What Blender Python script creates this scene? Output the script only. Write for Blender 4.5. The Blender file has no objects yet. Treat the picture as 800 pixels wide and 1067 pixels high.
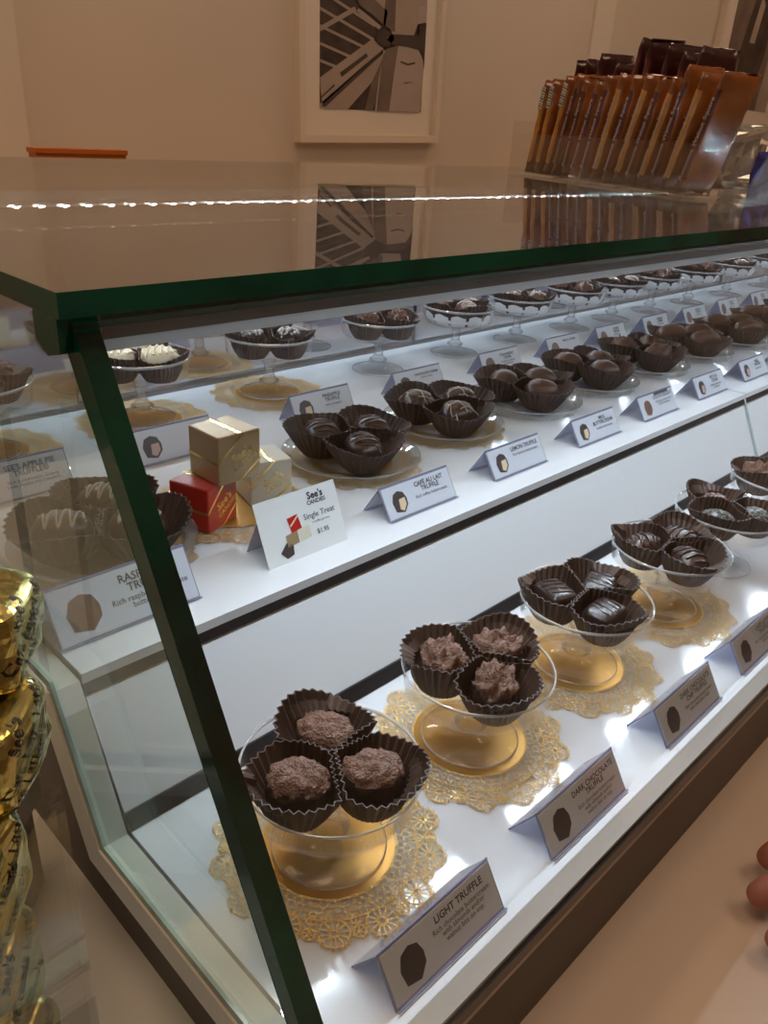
import bpy, math, random
from mathutils import Vector, Matrix, noise
from mathutils.bvhtree import BVHTree

S = 0.38          # metres per layout unit
Z0 = 1.0          # height of the lower deck above the floor
def W(x, y, z): return Vector((x*S, y*S, Z0 + z*S))
R_ = math.radians
sc = bpy.context.scene
COL = sc.collection

# ------------------------------------------------------------------ camera
cd = bpy.data.cameras.new('camera'); cam = bpy.data.objects.new('camera', cd); COL.objects.link(cam)
def set_cam():
    x = Vector(CX).normalized(); y = Vector(CY); y = (y - x*x.dot(y)).normalized(); z = x.cross(y)
    m = Matrix((x, y, z)).transposed().to_4x4(); m.translation = W(0, 0, 1); cam.matrix_world = m
# rows of the rotation: image right, image up, backwards, in world axes
CX = (0.708, -0.704, 0.058); CY = (0.271, 0.346, 0.898)
set_cam()
cd.sensor_fit = 'VERTICAL'; cd.sensor_height = 36.0; cd.lens = 828.65/1067*36.0
cd.clip_start = 0.01; cd.clip_end = 60
sc.camera = cam

# ------------------------------------------------------------------ world, exposure
wd = bpy.data.worlds.new('world'); sc.world = wd; wd.use_nodes = True
wd.node_tree.nodes['Background'].inputs[0].default_value = (0.9, 0.75, 0.62, 1)
wd.node_tree.nodes['Background'].inputs[1].default_value = 0.05
sc.view_settings.view_transform = 'Standard'; sc.view_settings.look = 'None'
sc.view_settings.gamma = 1; sc.view_settings.use_curve_mapping = False
sc.view_settings.exposure = 0.0
LED_POWER = 1130.0   # front strip
LED_REAR = 470.0
CEIL_POWER = 6.5
CEIL_COL = (1.0, 0.65, 0.40)
LED_COL = (0.74, 0.86, 1.0)
sc.cycles.caustics_reflective = False; sc.cycles.caustics_refractive = False
sc.cycles.max_bounces = 14; sc.cycles.transparent_max_bounces = 40; sc.cycles.glossy_bounces = 6
sc.cycles.sample_clamp_indirect = 4.0
sc.cycles.use_denoising = True

# ------------------------------------------------------------------ materials
MATS = {}
def mat(name, col, rough=0.5, metal=0.0, coat=0.0, bump=0.0, bscale=200, spec=0.5, var=0.0, vscale=30, sheen=0, sss=0):
    m = bpy.data.materials.new(name); m.use_nodes = True; MATS[name] = m
    nt = m.node_tree; b = nt.nodes['Principled BSDF']
    b.inputs['Base Color'].default_value = (*col, 1); b.inputs['Roughness'].default_value = rough
    b.inputs['Metallic'].default_value = metal; b.inputs['Coat Weight'].default_value = coat
    b.inputs['Coat Roughness'].default_value = 0.06
    b.inputs['Specular IOR Level'].default_value = spec
    if sheen: b.inputs['Sheen Weight'].default_value = sheen
    if sss:
        b.inputs['Subsurface Weight'].default_value = sss; b.inputs['Subsurface Scale'].default_value = 0.004
    tc = nt.nodes.new('ShaderNodeTexCoord')
    if bump:
        n = nt.nodes.new('ShaderNodeTexNoise'); n.inputs['Scale'].default_value = bscale; n.inputs['Detail'].default_value = 3
        nt.links.new(tc.outputs['Object'], n.inputs['Vector'])
        bp = nt.nodes.new('ShaderNodeBump'); bp.inputs['Strength'].default_value = bump; bp.inputs['Distance'].default_value = 0.002
        nt.links.new(n.outputs['Fac'], bp.inputs['Height']); nt.links.new(bp.outputs['Normal'], b.inputs['Normal'])
    if var:
        n = nt.nodes.new('ShaderNodeTexNoise'); n.inputs['Scale'].default_value = vscale; n.inputs['Detail'].default_value = 4
        nt.links.new(tc.outputs['Object'], n.inputs['Vector'])
        r = nt.nodes.new('ShaderNodeValToRGB'); r.color_ramp.elements[0].position = 0.35; r.color_ramp.elements[1].position = 0.65
        r.color_ramp.elements[0].color = (*[c*(1-var) for c in col], 1); r.color_ramp.elements[1].color = (*[min(1, c*(1+var)) for c in col], 1)
        nt.links.new(n.outputs['Fac'], r.inputs['Fac']); nt.links.new(r.outputs['Color'], b.inputs['Base Color'])
    return m
def clear(name, tint=(1, 1, 1), refl=1.0, graze=None, rough=0.0, f0=0.04, body=None, bodyfac=0.0, refr=0.0):
    """thin glass or clear plastic: see-through plus a mirror coat that grows at grazing angles"""
    m = bpy.data.materials.new(name); m.use_nodes = True; MATS[name] = m
    nt = m.node_tree; nt.nodes.clear(); L = nt.links.new; N = nt.nodes.new
    o = N('ShaderNodeOutputMaterial'); t = N('ShaderNodeBsdfTransparent'); t.inputs[0].default_value = (*tint, 1)
    g = N('ShaderNodeBsdfGlossy'); g.inputs['Roughness'].default_value = rough; g.inputs[0].default_value = (refl, refl, refl, 1)
    lw = N('ShaderNodeLayerWeight'); lw.inputs['Blend'].default_value = 0.5
    p = N('ShaderNodeMath'); p.operation = 'POWER'; p.inputs[1].default_value = 5.0; L(lw.outputs['Facing'], p.inputs[0])
    q = N('ShaderNodeMath'); q.operation = 'MULTIPLY_ADD'; q.inputs[1].default_value = (1-f0) if graze is None else graze; q.inputs[2].default_value = f0
    L(p.outputs[0], q.inputs[0])
    base = t
    if refr:
        rf = N('ShaderNodeBsdfRefraction'); rf.inputs['IOR'].default_value = 1.45; rf.inputs[0].default_value = (*tint, 1); rf.inputs['Roughness'].default_value = 0
        mx = N('ShaderNodeMixShader'); mx.inputs[0].default_value = refr; L(t.outputs[0], mx.inputs[1]); L(rf.outputs[0], mx.inputs[2]); base = mx
    if body:
        d = N('ShaderNodeBsdfDiffuse'); d.inputs[0].default_value = (*body, 1)
        mx = N('ShaderNodeMixShader'); mx.inputs[0].default_value = bodyfac; L(base.outputs[0], mx.inputs[1]); L(d.outputs[0], mx.inputs[2]); base = mx
    ms = N('ShaderNodeMixShader'); L(q.outputs[0], ms.inputs[0]); L(base.outputs[0], ms.inputs[1]); L(g.outputs[0], ms.inputs[2])
    L(ms.outputs[0], o.inputs[0]); return m
def emit(name, col, strength):
    m = bpy.data.materials.new(name); m.use_nodes = True; MATS[name] = m
    nt = m.node_tree; nt.nodes.clear(); o = nt.nodes.new('ShaderNodeOutputMaterial'); e = nt.nodes.new('ShaderNodeEmission')
    e.inputs[0].default_value = (*col, 1); e.inputs[1].default_value = strength; nt.links.new(e.outputs[0], o.inputs[0]); return m

mat('wall', (0.62, 0.55, 0.48), 0.75, bump=0.05, bscale=60, var=0.03, vscale=2)
mat('wall_light', (0.68, 0.62, 0.55), 0.75, bump=0.05, bscale=60)
mat('ceiling', (0.7, 0.66, 0.6), 0.9)
mat('floor', (0.30, 0.22, 0.16), 0.4, var=0.2, vscale=3)
mat('case_white', (0.74, 0.77, 0.82), 0.16, coat=0.3)
mat('riser_white', (0.74, 0.77, 0.81), 0.3)
mat('base_panel', (0.82, 0.82, 0.79), 0.4)
mat('counter_top', (0.64, 0.56, 0.50), 0.45, var=0.03, vscale=3)
mat('counter_lit', (0.86, 0.88, 0.87), 0.35)  # left counter whitened to make up for missing light from the case
mat('plinth', (0.060, 0.038, 0.028), 0.45, var=0.1, vscale=3)
mat('plinth_end', (0.60, 0.56, 0.53), 0.4)
mat('tan_trim', (0.42, 0.31, 0.24), 0.35)
mat('black_strip', (0.012, 0.012, 0.014), 0.25)
mat('channel_metal', (0.20, 0.18, 0.165), 0.35, metal=0.7)
mat('channel_lip', (0.85, 0.84, 0.82), 0.4)
_n = MATS['channel_lip'].node_tree; _t = _n.nodes.new('ShaderNodeBsdfTranslucent'); _t.inputs[0].default_value = (.8, .8, .8, 1); _x = _n.nodes.new('ShaderNodeMixShader')
_x.inputs[0].default_value = .5; _n.links.new(_n.nodes['Principled BSDF'].outputs[0], _x.inputs[1]); _n.links.new(_t.outputs[0], _x.inputs[2]); _n.links.new(_x.outputs[0], _n.nodes['Material Output'].inputs[0])
mat('mirror', (0.72, 0.68, 0.67), 0.06, metal=1.0)
mat('seam', (0.05, 0.045, 0.045), 0.4)
mat('glass_edge', (0.003, 0.070, 0.047), 0.12, var=0.8, vscale=9, spec=0.35)
mat('glass_edge_pale', (0.30, 0.42, 0.38), 0.15, var=0.3, vscale=25)
mat('glass_seam', (0.42, 0.56, 0.52), 0.15)
clear('pane', (0.97, 0.985, 0.975), f0=0.035)
clear('end_glass', (0.86, 0.90, 0.87), f0=0.05)
clear('top_glass', (0.78, 0.81, 0.78), f0=0.13)
clear('dish_glass', (0.995, 0.995, 0.995), f0=0.025, graze=.5)
clear('rim_glass', (0.9, 0.92, 0.93), f0=0.25, body=(0.9, 0.92, 0.95), bodyfac=0.35)  # whitish body mixed in to paint bright highlights along the rims
clear('stem_glass', (0.99, 0.99, 0.99), f0=0.06, refr=0.25, graze=.6)
clear('plate_glass', (0.995, 0.995, 0.995), f0=0.025, graze=.5)
clear('acrylic', (0.98, 0.98, 0.98), f0=0.04)
clear('tent_plastic', (0.78, 0.79, 0.88), f0=0.08, body=(0.62, 0.63, 0.76), bodyfac=0.42)
mat('tent_edge', (0.20, 0.21, 0.36), 0.2)
mat('card', (0.60, 0.63, 0.71), 0.3, spec=0.3)
mat('card_white', (0.80, 0.82, 0.82), 0.3)
mat('ink', (0.03, 0.03, 0.04), 0.5)
mat('ink_grey', (0.06, 0.06, 0.075), 0.5)
mat('ink_choc', (0.055, 0.04, 0.04), 0.4)
mat('ink_milk', (0.16, 0.08, 0.06), 0.4)
mat('ink_cream', (0.70, 0.56, 0.38), 0.4)
mat('ink_pink', (0.55, 0.36, 0.34), 0.4)
mat('paper_cup', (0.058, 0.032, 0.022), 0.5, bump=0.2, bscale=900, var=0.25, vscale=40, spec=0.4)
mat('paper_cup_tan', (0.095, 0.060, 0.040), 0.5, bump=0.2, bscale=900, spec=0.4)
mat('choc_dark', (0.022, 0.012, 0.010), 0.28, bump=0.15, bscale=300)
mat('choc_mid', (0.045, 0.022, 0.016), 0.30, bump=0.15, bscale=300)
mat('choc_milk', (0.090, 0.042, 0.027), 0.38, bump=0.15, bscale=250)
mat('choc_tan', (0.125, 0.065, 0.040), 0.42, bump=0.1, bscale=250)
mat('choc_rough', (0.165, 0.078, 0.048), 0.42, bump=1.0, bscale=700, var=0.3, vscale=500)
mat('choc_white', (0.78, 0.68, 0.50), 0.35)
mat('icing', (0.55, 0.48, 0.42), 0.45)
mat('sprinkle_red', (0.16, 0.02, 0.02), 0.5)
mat('sprinkle_white', (0.50, 0.46, 0.44), 0.5)
mat('sprinkle_green', (0.05, 0.08, 0.06), 0.5)
mat('gold_lace', (0.80, 0.54, 0.22), 0.36, metal=0.5, bump=0.6, bscale=700)
mat('gold_disc', (0.64, 0.34, 0.08), 0.34, metal=0.6, bump=0.12, bscale=60)
mat('lace_paper', (0.80, 0.80, 0.82), 0.6, bump=0.3, bscale=500)
mat('lace_silver', (0.80, 0.79, 0.77), 0.4, metal=0.0, bump=0.3, bscale=500)
mat('box_gold', (0.50, 0.37, 0.20), 0.32, metal=0.45)
mat('box_red', (0.50, 0.018, 0.012), 0.28, coat=0.3)
mat('box_white', (0.72, 0.68, 0.55), 0.35)
mat('foil_stamp', (0.85, 0.62, 0.22), 0.2, metal=0.95)
mat('foil_gold', (0.60, 0.52, 0.18), 0.24, metal=1.0, bump=0.6, bscale=60)
mat('foil_ink', (0.02, 0.012, 0.006), 0.4)
mat('wrap_amber', (0.30, 0.10, 0.025), 0.25, coat=0.6, var=0.45, vscale=20, bump=0.4, bscale=60)
mat('wrap_orange', (0.52, 0.24, 0.04), 0.3, coat=0.4, var=0.2, vscale=60)
mat('wrap_dark', (0.045, 0.008, 0.008), 0.3, coat=0.4, bump=0.3, bscale=60)
mat('wrap_maroon', (0.12, 0.03, 0.018), 0.25, coat=0.5, var=0.5, vscale=30)
mat('wrap_print', (0.42, 0.38, 0.40), 0.4)
mat('wrap_blue', (0.03, 0.03, 0.22), 0.25, metal=0.5)
mat('bag_clear', (0.55, 0.5, 0.45), 0.2)
clear('cellophane', (0.8, 0.78, 0.75), f0=0.2, rough=0.05, body=(0.6, 0.55, 0.5), bodyfac=0.2)
mat('barcode', (0.55, 0.55, 0.55), 0.5)
mat('frame', (0.70, 0.62, 0.54), 0.4)
mat('mat_board', (0.74, 0.67, 0.60), 0.7)
mat('ph_dark', (0.055, 0.034, 0.028), 0.6, var=0.4, vscale=20)
mat('ph_mid', (0.16, 0.12, 0.10), 0.6, var=0.2, vscale=12)
mat('ph_light', (0.36, 0.29, 0.25), 0.6, var=0.08, vscale=8)
mat('ph_apron', (0.40, 0.33, 0.30), 0.6, var=0.08, vscale=6)
mat('ph_skin', (0.055, 0.035, 0.028), 0.6, var=0.3, vscale=10)
mat('orange', (0.60, 0.16, 0.02), 0.5)
mat('skin', (0.42, 0.17, 0.12), 0.5, sss=0.15)
mat('nail', (0.55, 0.28, 0.22), 0.25)
mat('sleeve', (0.06, 0.06, 0.08), 0.9)
mat('crystal_grey', (0.5, 0.5, 0.5), 0.2)
emit('led', LED_COL, LED_POWER)
emit('led_rear', LED_COL, LED_REAR)
emit('fill_panel', CEIL_COL, CEIL_POWER)  # glow of the added ceiling fill panels

# ------------------------------------------------------------------ mesh building
class MB:
    def __init__(s): s.v = []; s.f = []; s.m = []; s.sm = []
    def add(s, vs, fs, mi=0, smooth=False):
        n = len(s.v); s.v += [tuple(v) for v in vs]
        for k, f in enumerate(fs):
            s.f.append([i+n for i in f]); s.m.append(mi[k] if isinstance(mi, (list, tuple)) else mi); s.sm.append(smooth)
        return s
    def box(s, x0, x1, y0, y1, z0, z1, mi=0, T=None):
        vs = [Vector(p) for p in ((x0,y0,z0),(x1,y0,z0),(x1,y1,z0),(x0,y1,z0),(x0,y0,z1),(x1,y0,z1),(x1,y1,z1),(x0,y1,z1))]
        if T is not None: vs = [T @ v for v in vs]
        # face order: -x, +x, -y, +y, -z, +z
        return s.add(vs, [(0,4,7,3),(1,2,6,5),(0,1,5,4),(3,7,6,2),(0,3,2,1),(4,5,6,7)], mi)
    def prism(s, poly, x0, x1, mi_cap=0, mi_side=0):
        """extrude a (y,z) polygon along x"""
        n = len(poly); vs = [(x0, a, b) for a, b in poly] + [(x1, a, b) for a, b in poly]
        sides = [(i, (i+1) % n, (i+1) % n+n, i+n) for i in range(n)]
        ms = mi_side if isinstance(mi_side, (list, tuple)) else [mi_side]*n
        return s.add(vs, [tuple(range(n))[::-1], tuple(range(n, 2*n))]+sides, [mi_cap, mi_cap]+list(ms))
    def lathe(s, prof, n=48, mi=0, smooth=True, T=None, mis=None):
        vs = []; fs = []; mm = []
        k = len(prof)
        for i in range(n):
            a = 2*math.pi*i/n
            for r, z in prof:
                v = Vector((r*math.cos(a), r*math.sin(a), z)); vs.append(T @ v if T is not None else v)
        for i in range(n):
            j = (i+1) % n
            for q in range(k-1): fs.append((i*k+q, j*k+q, j*k+q+1, i*k+q+1)); mm.append(mis[q] if mis else mi)
        return s.add(vs, fs, mm, smooth)
    def tube(s, pts, r, n=6, mi=0, smooth=True, cap=True):
        pts = [Vector(p) for p in pts]; vs = []; fs = []
        up = Vector((0, 0, 1))
        for i, p in enumerate(pts):
            d = (pts[min(i+1, len(pts)-1)]-pts[max(i-1, 0)]).normalized()
            a = d.cross(up); a = a.normalized() if a.length > 1e-4 else Vector((1, 0, 0)); b = d.cross(a)
            rr = r[i] if isinstance(r, (list, tuple)) else r
            for q in range(n): t = 2*math.pi*q/n; vs.append(p+a*rr*math.cos(t)+b*rr*math.sin(t))
        for i in range(len(pts)-1):
            for q in range(n): fs.append((i*n+q, i*n+(q+1) % n, (i+1)*n+(q+1) % n, (i+1)*n+q))
        if cap: fs += [tuple(range(n)), tuple(range((len(pts)-1)*n, len(pts)*n))]
        return s.add(vs, fs, mi, smooth)
    def xf(s, T): s.v = [tuple(T @ Vector(v)) for v in s.v]; return s
    def mesh(s, name, mats):
        me = bpy.data.meshes.new(name); me.from_pydata([(a*S, b*S, c*S) for a, b, c in s.v], [], s.f)
        for m in (mats if isinstance(mats, (list, tuple)) else [mats]): me.materials.append(MATS[m])
        me.polygons.foreach_set('material_index', s.m); me.polygons.foreach_set('use_smooth', s.sm); me.update(); return me

def put(name, me, loc=None, rz=0, parent=None, rot=None):
    o = bpy.data.objects.new(name, me); COL.objects.link(o)
    if parent is not None:
        o.parent = parent
        if loc is not None: o.location = Vector(loc)*S
    else: o.location = W(*loc) if loc is not None else W(0, 0, 0)
    o.rotation_euler = rot if rot else (0, 0, rz)
    return o
def tag(o, label=None, cat=None, group=None, kind=None):
    if label: o['label'] = label
    if cat: o['category'] = cat
    if group: o['group'] = group
    if kind: o['kind'] = kind
    return o
def thing(name, label, cat, loc, rz=0, group=None, rot=None):
    return tag(put(name, None, loc, rz, rot=rot), label, cat, group)
def copy_tree(o, parent=None):
    c = o.copy(); COL.objects.link(c); c.parent = parent
    for ch in o.children: copy_tree(ch, c)
    return c

# text -> flat polygons, cached
def text_polys(body, size, bold=0.0, align='CENTER', sx=1.0):
    cu = bpy.data.curves.new('t', 'FONT'); cu.body = body; cu.size = size; cu.align_x = align; cu.offset = bold*size
    cu.space_line = 0.86; cu.resolution_u = 2; cu.fill_mode = 'FRONT'
    o = bpy.data.objects.new('t', cu); COL.objects.link(o)
    bpy.context.view_layer.update()
    me = bpy.data.meshes.new_from_object(o.evaluated_get(bpy.context.evaluated_depsgraph_get()))
    vs = [(v.co.x*sx, v.co.y, 0) for v in me.vertices]; fs = [tuple(p.vertices) for p in me.polygons]
    bpy.data.objects.remove(o); bpy.data.curves.remove(cu); bpy.data.meshes.remove(me)
    return vs, fs
def add_text(mb, body, size, T, mi=0, bold=0.0, align='CENTER', sx=1.0):
    vs, fs = text_polys(body, size, bold, align, sx)
    mb.add([T @ Vector(v) for v in vs], fs, mi)

# ================================================================== ROOM
def struct(name, mb, mats): o = put(name, mb.mesh(name, mats)); o['kind'] = 'structure'; return o
FZ = -Z0/S; CZ = (2.75-Z0)/S
WX0, WX1, WY0, WY1 = -7.0, 15.0, -8.0, 4.8
struct('floor', MB().box(WX0, WX1, WY0, WY1, FZ-0.2, FZ), 'floor')
struct('ceiling', MB().box(WX0, WX1, WY0, WY1, CZ, CZ+0.2), 'ceiling')
struct('wall_back', MB().box(WX0-.2, WX1+.2, WY1, WY1+0.3, FZ, CZ), 'wall')
struct('wall_front', MB().box(WX0-.2, WX1+.2, WY0-0.3, WY0, FZ, CZ), 'wall')
struct('wall_left', MB().box(WX0-0.3, WX0, WY0, WY1, FZ, CZ), 'wall')
struct('wall_right', MB().box(WX1, WX1+0.3, WY0, WY1, FZ, CZ), 'wall')
struct('trim_1', MB().box(WX0, 1.98, WY1-0.12, WY1, FZ, CZ), 'wall_light')
struct('trim_2', MB().box(7.42, 7.75, WY1-0.03, WY1, FZ, CZ), 'wall_light')

# unseen ceiling panels added to light the wall, counter and left corner
k = 0
for gx, gy in ((-.4, .3), (2.6, -1.3), (8.0, -1.3), (-2.0, 3.0), (2.5, 3.0), (7.0, 3.0), (11.5, 3.0)):
    if True:
        k += 1
        t = thing('ceiling_fill', 'square unseen ceiling panel added to light the wall and counter', 'light', (gx, gy, CZ), group='added ceiling fill panels')
        m = MB(); w = 0.8; m.box(-w, w, -w, -w+.06, -.05, 0).box(-w, w, w-.06, w, -.05, 0).box(-w, -w+.06, -w+.06, w-.06, -.05, 0).box(w-.06, w, -w+.06, w-.06, -.05, 0)
        put('frame', m.mesh('frame', 'frame'), (0, 0, 0), parent=t)
        put('diffuser', MB().box(-w+.06, w-.06, -w+.06, w-.06, -.04, -.015).mesh('diffuser', 'fill_panel'), (0, 0, 0), parent=t)

# ================================================================== COUNTER AND CASE
LX = -.275
ct = thing('counter', 'long tan counter carrying the glass candy display case', 'counter', (0, 0, FZ))
def cpart(par, name, mb, mats, label=None):
    base = par.location; o = put(name, mb.mesh(name, mats), parent=par); o.location = W(0, 0, 0)-base
    if label: o['label'] = label
    return o
cpart(ct, 'counter_top', MB().box(.42, 9, -0.14, 2.95, LX-.1, LX), 'counter_top')
cpart(ct, 'counter_top', MB().box(-2.5, .42, -0.14, 2.95, LX-.1, LX), 'counter_lit', 'left section of the counter top, whitened for light from the case')
cpart(ct, 'cabinet', MB().box(-2.4, 8.9, 0.0, 2.9, FZ, LX-.1), 'plinth')

CXE = 8.2
case = thing('display_case', 'stepped glass candy display case with thick green edged glass', 'display case', (0.345, 0.33, LX))
def c(name, mb, mats, label=None): return cpart(case, name, mb, mats, label)
SH = .237
# plinth
m = MB(); m.prism([(0.352, LX), (0.352, -.058), (0.90, -.058), (1.0, .17), (2.9, .17), (2.9, LX)], .385, CXE)
c('plinth', m, 'plinth')
# end trim of stepped base
m = MB(); m.prism([(0.345, -.055), (0.345, -.004), (0.868, -.004), (0.972, .228), (2.08, .228), (2.08, .172), (1.01, .172), (0.905, -.055)], .338, .386)
c('base_panel', m, 'base_panel')
m = MB(); m.box(.390, CXE, .343, .90, -.05, 0); c('deck', m, 'case_white')
m = MB(); m.box(.386, CXE, .336, .343, -.034, -.007); c('edge_strip', m, 'black_strip')
m = MB(); m.box(.386, CXE, .336, .352, -.044, -.034); c('edge_trim', m, 'tan_trim')
# riser between the two levels and its black strips
m = MB(); m.prism([(0.865, 0), (0.985, SH-.001), (0.998, SH-.001), (0.885, 0)], .390, CXE); c('riser', m, 'riser_white')
def on_riser(z, off): return (0.865 + (0.985-0.865)*z/SH - off, z)
m = MB(); m.prism([on_riser(.002, 0), on_riser(.002, .004), on_riser(.028, .004), on_riser(.028, 0)], .390, CXE); c('riser_strip', m, 'black_strip')
m = MB(); m.prism([on_riser(SH-.033, 0), on_riser(SH-.033, .004), on_riser(SH-.004, .004), on_riser(SH-.004, 0)], .390, CXE); c('riser_strip', m, 'black_strip')
m = MB(); m.box(.390, CXE, .972, 2.10, SH-.03, SH); c('shelf', m, 'case_white')
# mirror doors at the back
xs = [.376, .93, 2.3, 3.7, 5.1, 6.6, CXE]
for i in range(len(xs)-1):
    yo = 0.012*(i % 2)
    c('mirror_door', MB().box(xs[i]+.004, xs[i+1]-.004, 2.083+yo, 2.091+yo, SH+.012, .775), 'mirror')
c('door_track', MB().box(.376, CXE, 2.075, 2.115, SH, SH+.012), 'channel_metal')
m = MB().box(.376, CXE, 2.05, 2.13, .775, .811); c('rear_frame', m, 'channel_metal')
m = MB().box(.35, CXE, 2.16, 2.88, LX+.001, .811); c('service_counter', m, 'counter_top')
# end glass
P = [(.378, .004), (.864, .004), (.980, SH+.004), (2.085, SH+.004), (2.085, .811), (.804, .811), (.802, .795)]
m = MB(); m.prism(P, .346, .388, 0, [0, 0, 0, 1, 1, 1, 1]); c('end_panel', m, ['end_glass', 'glass_edge', 'glass_edge_pale'])
# pale strip where the end glass sits in its groove
Q = [(.352, -.003), (.870, -.003), (.984, SH-.003), (2.08, SH-.003), (2.08, SH+.012), (.968, SH+.012), (.854, .012), (.352, .012)]
m = MB(); m.prism(Q, .341, .346); c('glazing_strip', m, 'glass_edge_pale')
# front glass, two sheets
def fp(x0, x1, name='front_pane'):
    A = [(.343, .001), (.373, .001), (.798, .792), (.772, .806)]
    m = MB(); m.prism(A, x0, x1, 1, [0, 0, 1, 0]); c(name, m, ['pane', 'glass_edge', 'glass_edge_pale'])
fp(.346, 4.0); fp(4.004, CXE)
# joint between two lengths of shelf and riser
m = MB().box(2.800, 2.808, .99, 1.18, SH, SH+.0008); m.prism([on_riser(.002, .0042), on_riser(.002, .0052), on_riser(SH+.0008, .0052), on_riser(SH+.0008, .0042)], 2.800, 2.812)
m.box(2.8, 2.812, .968, .99, SH, SH+.0012)
c('joint_strip', m, 'glass_seam', 'pale green joint line across shelf and riser')
# top glass
m = MB(); m.box(.332, CXE, .768, 2.9, .812, .838, [1, 1, 1, 1, 0, 0]); c('top_glass', m, ['top_glass', 'glass_edge'])
# front channel
m = MB(); m.prism([(.800, .811), (.800, .778), (.850, .778), (.850, .811)], .390, CXE); c('channel', m, 'channel_metal')
m = MB(); m.prism([(.804, .7775), (.804, .764), (.808, .764), (.808, .7775)], .390, CXE); c('channel_lip', m, 'channel_lip')
# small green block under the top, standing in for refraction in the end glass
m = MB(); m.prism([(.83, .811), (.83, .782), (.805, .768), (.775, .776), (.775, .811)], .332, .3455, 0, 0); c('refraction_block', m, 'glass_edge')
# LED strips
def led(y, z, ty, tz, name, lm='led'):
    m = MB().box(.40, CXE-.1, y-.008, y+.008, z-.003, z+.003)
    st = c(name, m, 'seam')
    b = MB(); d = Vector((0, ty, tz)).normalized(); u = Vector((0, -d.z, d.y)); x = .45
    while x < CXE-.2:
        p = Vector((x, y, z))+d*.010
        w = .006
        vs = [p+Vector((-w, 0, 0))-u*w, p+Vector((w, 0, 0))-u*w, p+Vector((w, 0, 0))+u*w, p+Vector((-w, 0, 0))+u*w]
        b.add(vs, [(0, 1, 2, 3)]); x += .060
    o = put('led_diode', b.mesh('led_diode', lm), parent=st); o['kind'] = 'stuff'
led(.868, .784, -.9, -1, 'led_strip'); led(2.036, .786, -.4, -1, 'led_strip', 'led_rear')

# neighbouring case at the corner (only its base shows)
nb = thing('corner_display_case', 'white base of the neighbouring case meeting the corner at an angle', 'display case', (.2, .95, LX))
T = Matrix.Translation((.330, 1.10, 0)) @ Matrix.Rotation(R_(225), 4, 'Z')
m = MB(); m.box(0.0, 1.6, -.6, -.005, LX, -.05); m.xf(T)
cpart(nb, 'plinth', m, 'plinth_end')
m = MB(); m.box(0.01, 1.6, -.6, .022, -.05, .0); m.xf(T); cpart(nb, 'base_panel', m, 'base_panel')
m = MB(); m.box(0.02, 1.6, -.02, .010, .0, .62, [1, 1, 0, 0, 2, 1]); m.xf(T); cpart(nb, 'end_panel', m, ['end_glass', 'glass_edge', 'glass_edge_pale'])

# ================================================================== DOILIES
def doily_mesh(Rr, rin, mats, scal=14, net=56, seed=0):
    rnd = random.Random(seed); m = MB(); zt = .0035
    def ring(cx, cy, r0, r1, n, mi=0, z=zt, dz=.0008):
        vs = []; fs = []
        for i in range(n):
            a = 2*math.pi*i/n; zz = z+rnd.uniform(-dz, dz)
            vs += [(cx+r0*math.cos(a), cy+r0*math.sin(a), zz), (cx+r1*math.cos(a), cy+r1*math.sin(a), zz+rnd.uniform(-dz, dz))]
        for i in range(n): j = (i+1) % n; fs.append((2*i, 2*j, 2*j+1, 2*i+1))
        m.add(vs, fs, mi)
    def bar(p, q, w, mi=0, z=zt):
        p = Vector((*p, 0)); q = Vector((*q, 0)); d = (q-p).normalized(); nn = Vector((-d.y, d.x, 0))*w/2
        a, b = rnd.uniform(-.0008, .0008), rnd.uniform(-.0008, .0008)
        m.add([p+nn+Vector((0, 0, z+a)), p-nn+Vector((0, 0, z+a)), q-nn+Vector((0, 0, z+b)), q+nn+Vector((0, 0, z+b))], [(0, 1, 2, 3)], mi)
    # solid centre
    n = 64; m.add([(0, 0, .003)]+[(rin*math.cos(2*math.pi*i/n), rin*math.sin(2*math.pi*i/n), .003) for i in range(n)], [(0, i+1, (i+1) % n+1) for i in range(n)], 1)
    ring(0, 0, rin, rin*1.04, 64)
    rf = (Rr-rin)*.30            # flower radius
    rc = Rr-rf*1.02
    # net of little loops
    r1 = rin*1.04; rows = 3; span = (rc-rf*.9)-r1
    for q in range(rows):
        rr = r1+span*(q+.5)/rows; rad = span/rows*.62
        for i in range(net):
            a = 2*math.pi*(i+.5*(q % 2))/net; ring(rr*math.cos(a), rr*math.sin(a), rad-.0016, rad+.0006, 8)
    ring(0, 0, r1+span, r1+span+.003, 72)
    # flowers round the rim
    for i in range(scal):
        a = 2*math.pi*i/scal; cx, cy = rc*math.cos(a), rc*math.sin(a)
        ring(cx, cy, rf*.86, rf, 20); ring(cx, cy, rf*.16, rf*.34, 10)
        for k2 in range(12):
            b = 2*math.pi*k2/12; bar((cx+rf*.3*math.cos(b), cy+rf*.3*math.sin(b)), (cx+rf*.9*math.cos(b), cy+rf*.9*math.sin(b)), .0030)
        for k2 in range(16):
            b = 2*math.pi*k2/16; ring(cx+rf*1.02*math.cos(b), cy+rf*1.02*math.sin(b), rf*.08, rf*.16, 6)
        a2 = a+math.pi/scal; r2 = rc+rf*.1; cx, cy = r2*math.cos(a2), r2*math.sin(a2); rg = rf*.45
        ring(cx, cy, rg*.7, rg, 14); 
        for k2 in range(6):
            b = 2*math.pi*k2/6; bar((cx, cy), (cx+rg*.8*math.cos(b), cy+rg*.8*math.sin(b)), .0028)
        r3 = rc-rf*.75; cx, cy = r3*math.cos(a2), r3*math.sin(a2)
        ring(cx, cy, rg*.5, rg*.85, 12); bar((cx, cy), (cx*1.12, cy*1.12), .003)
    return m.mesh('doily', mats)
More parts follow.
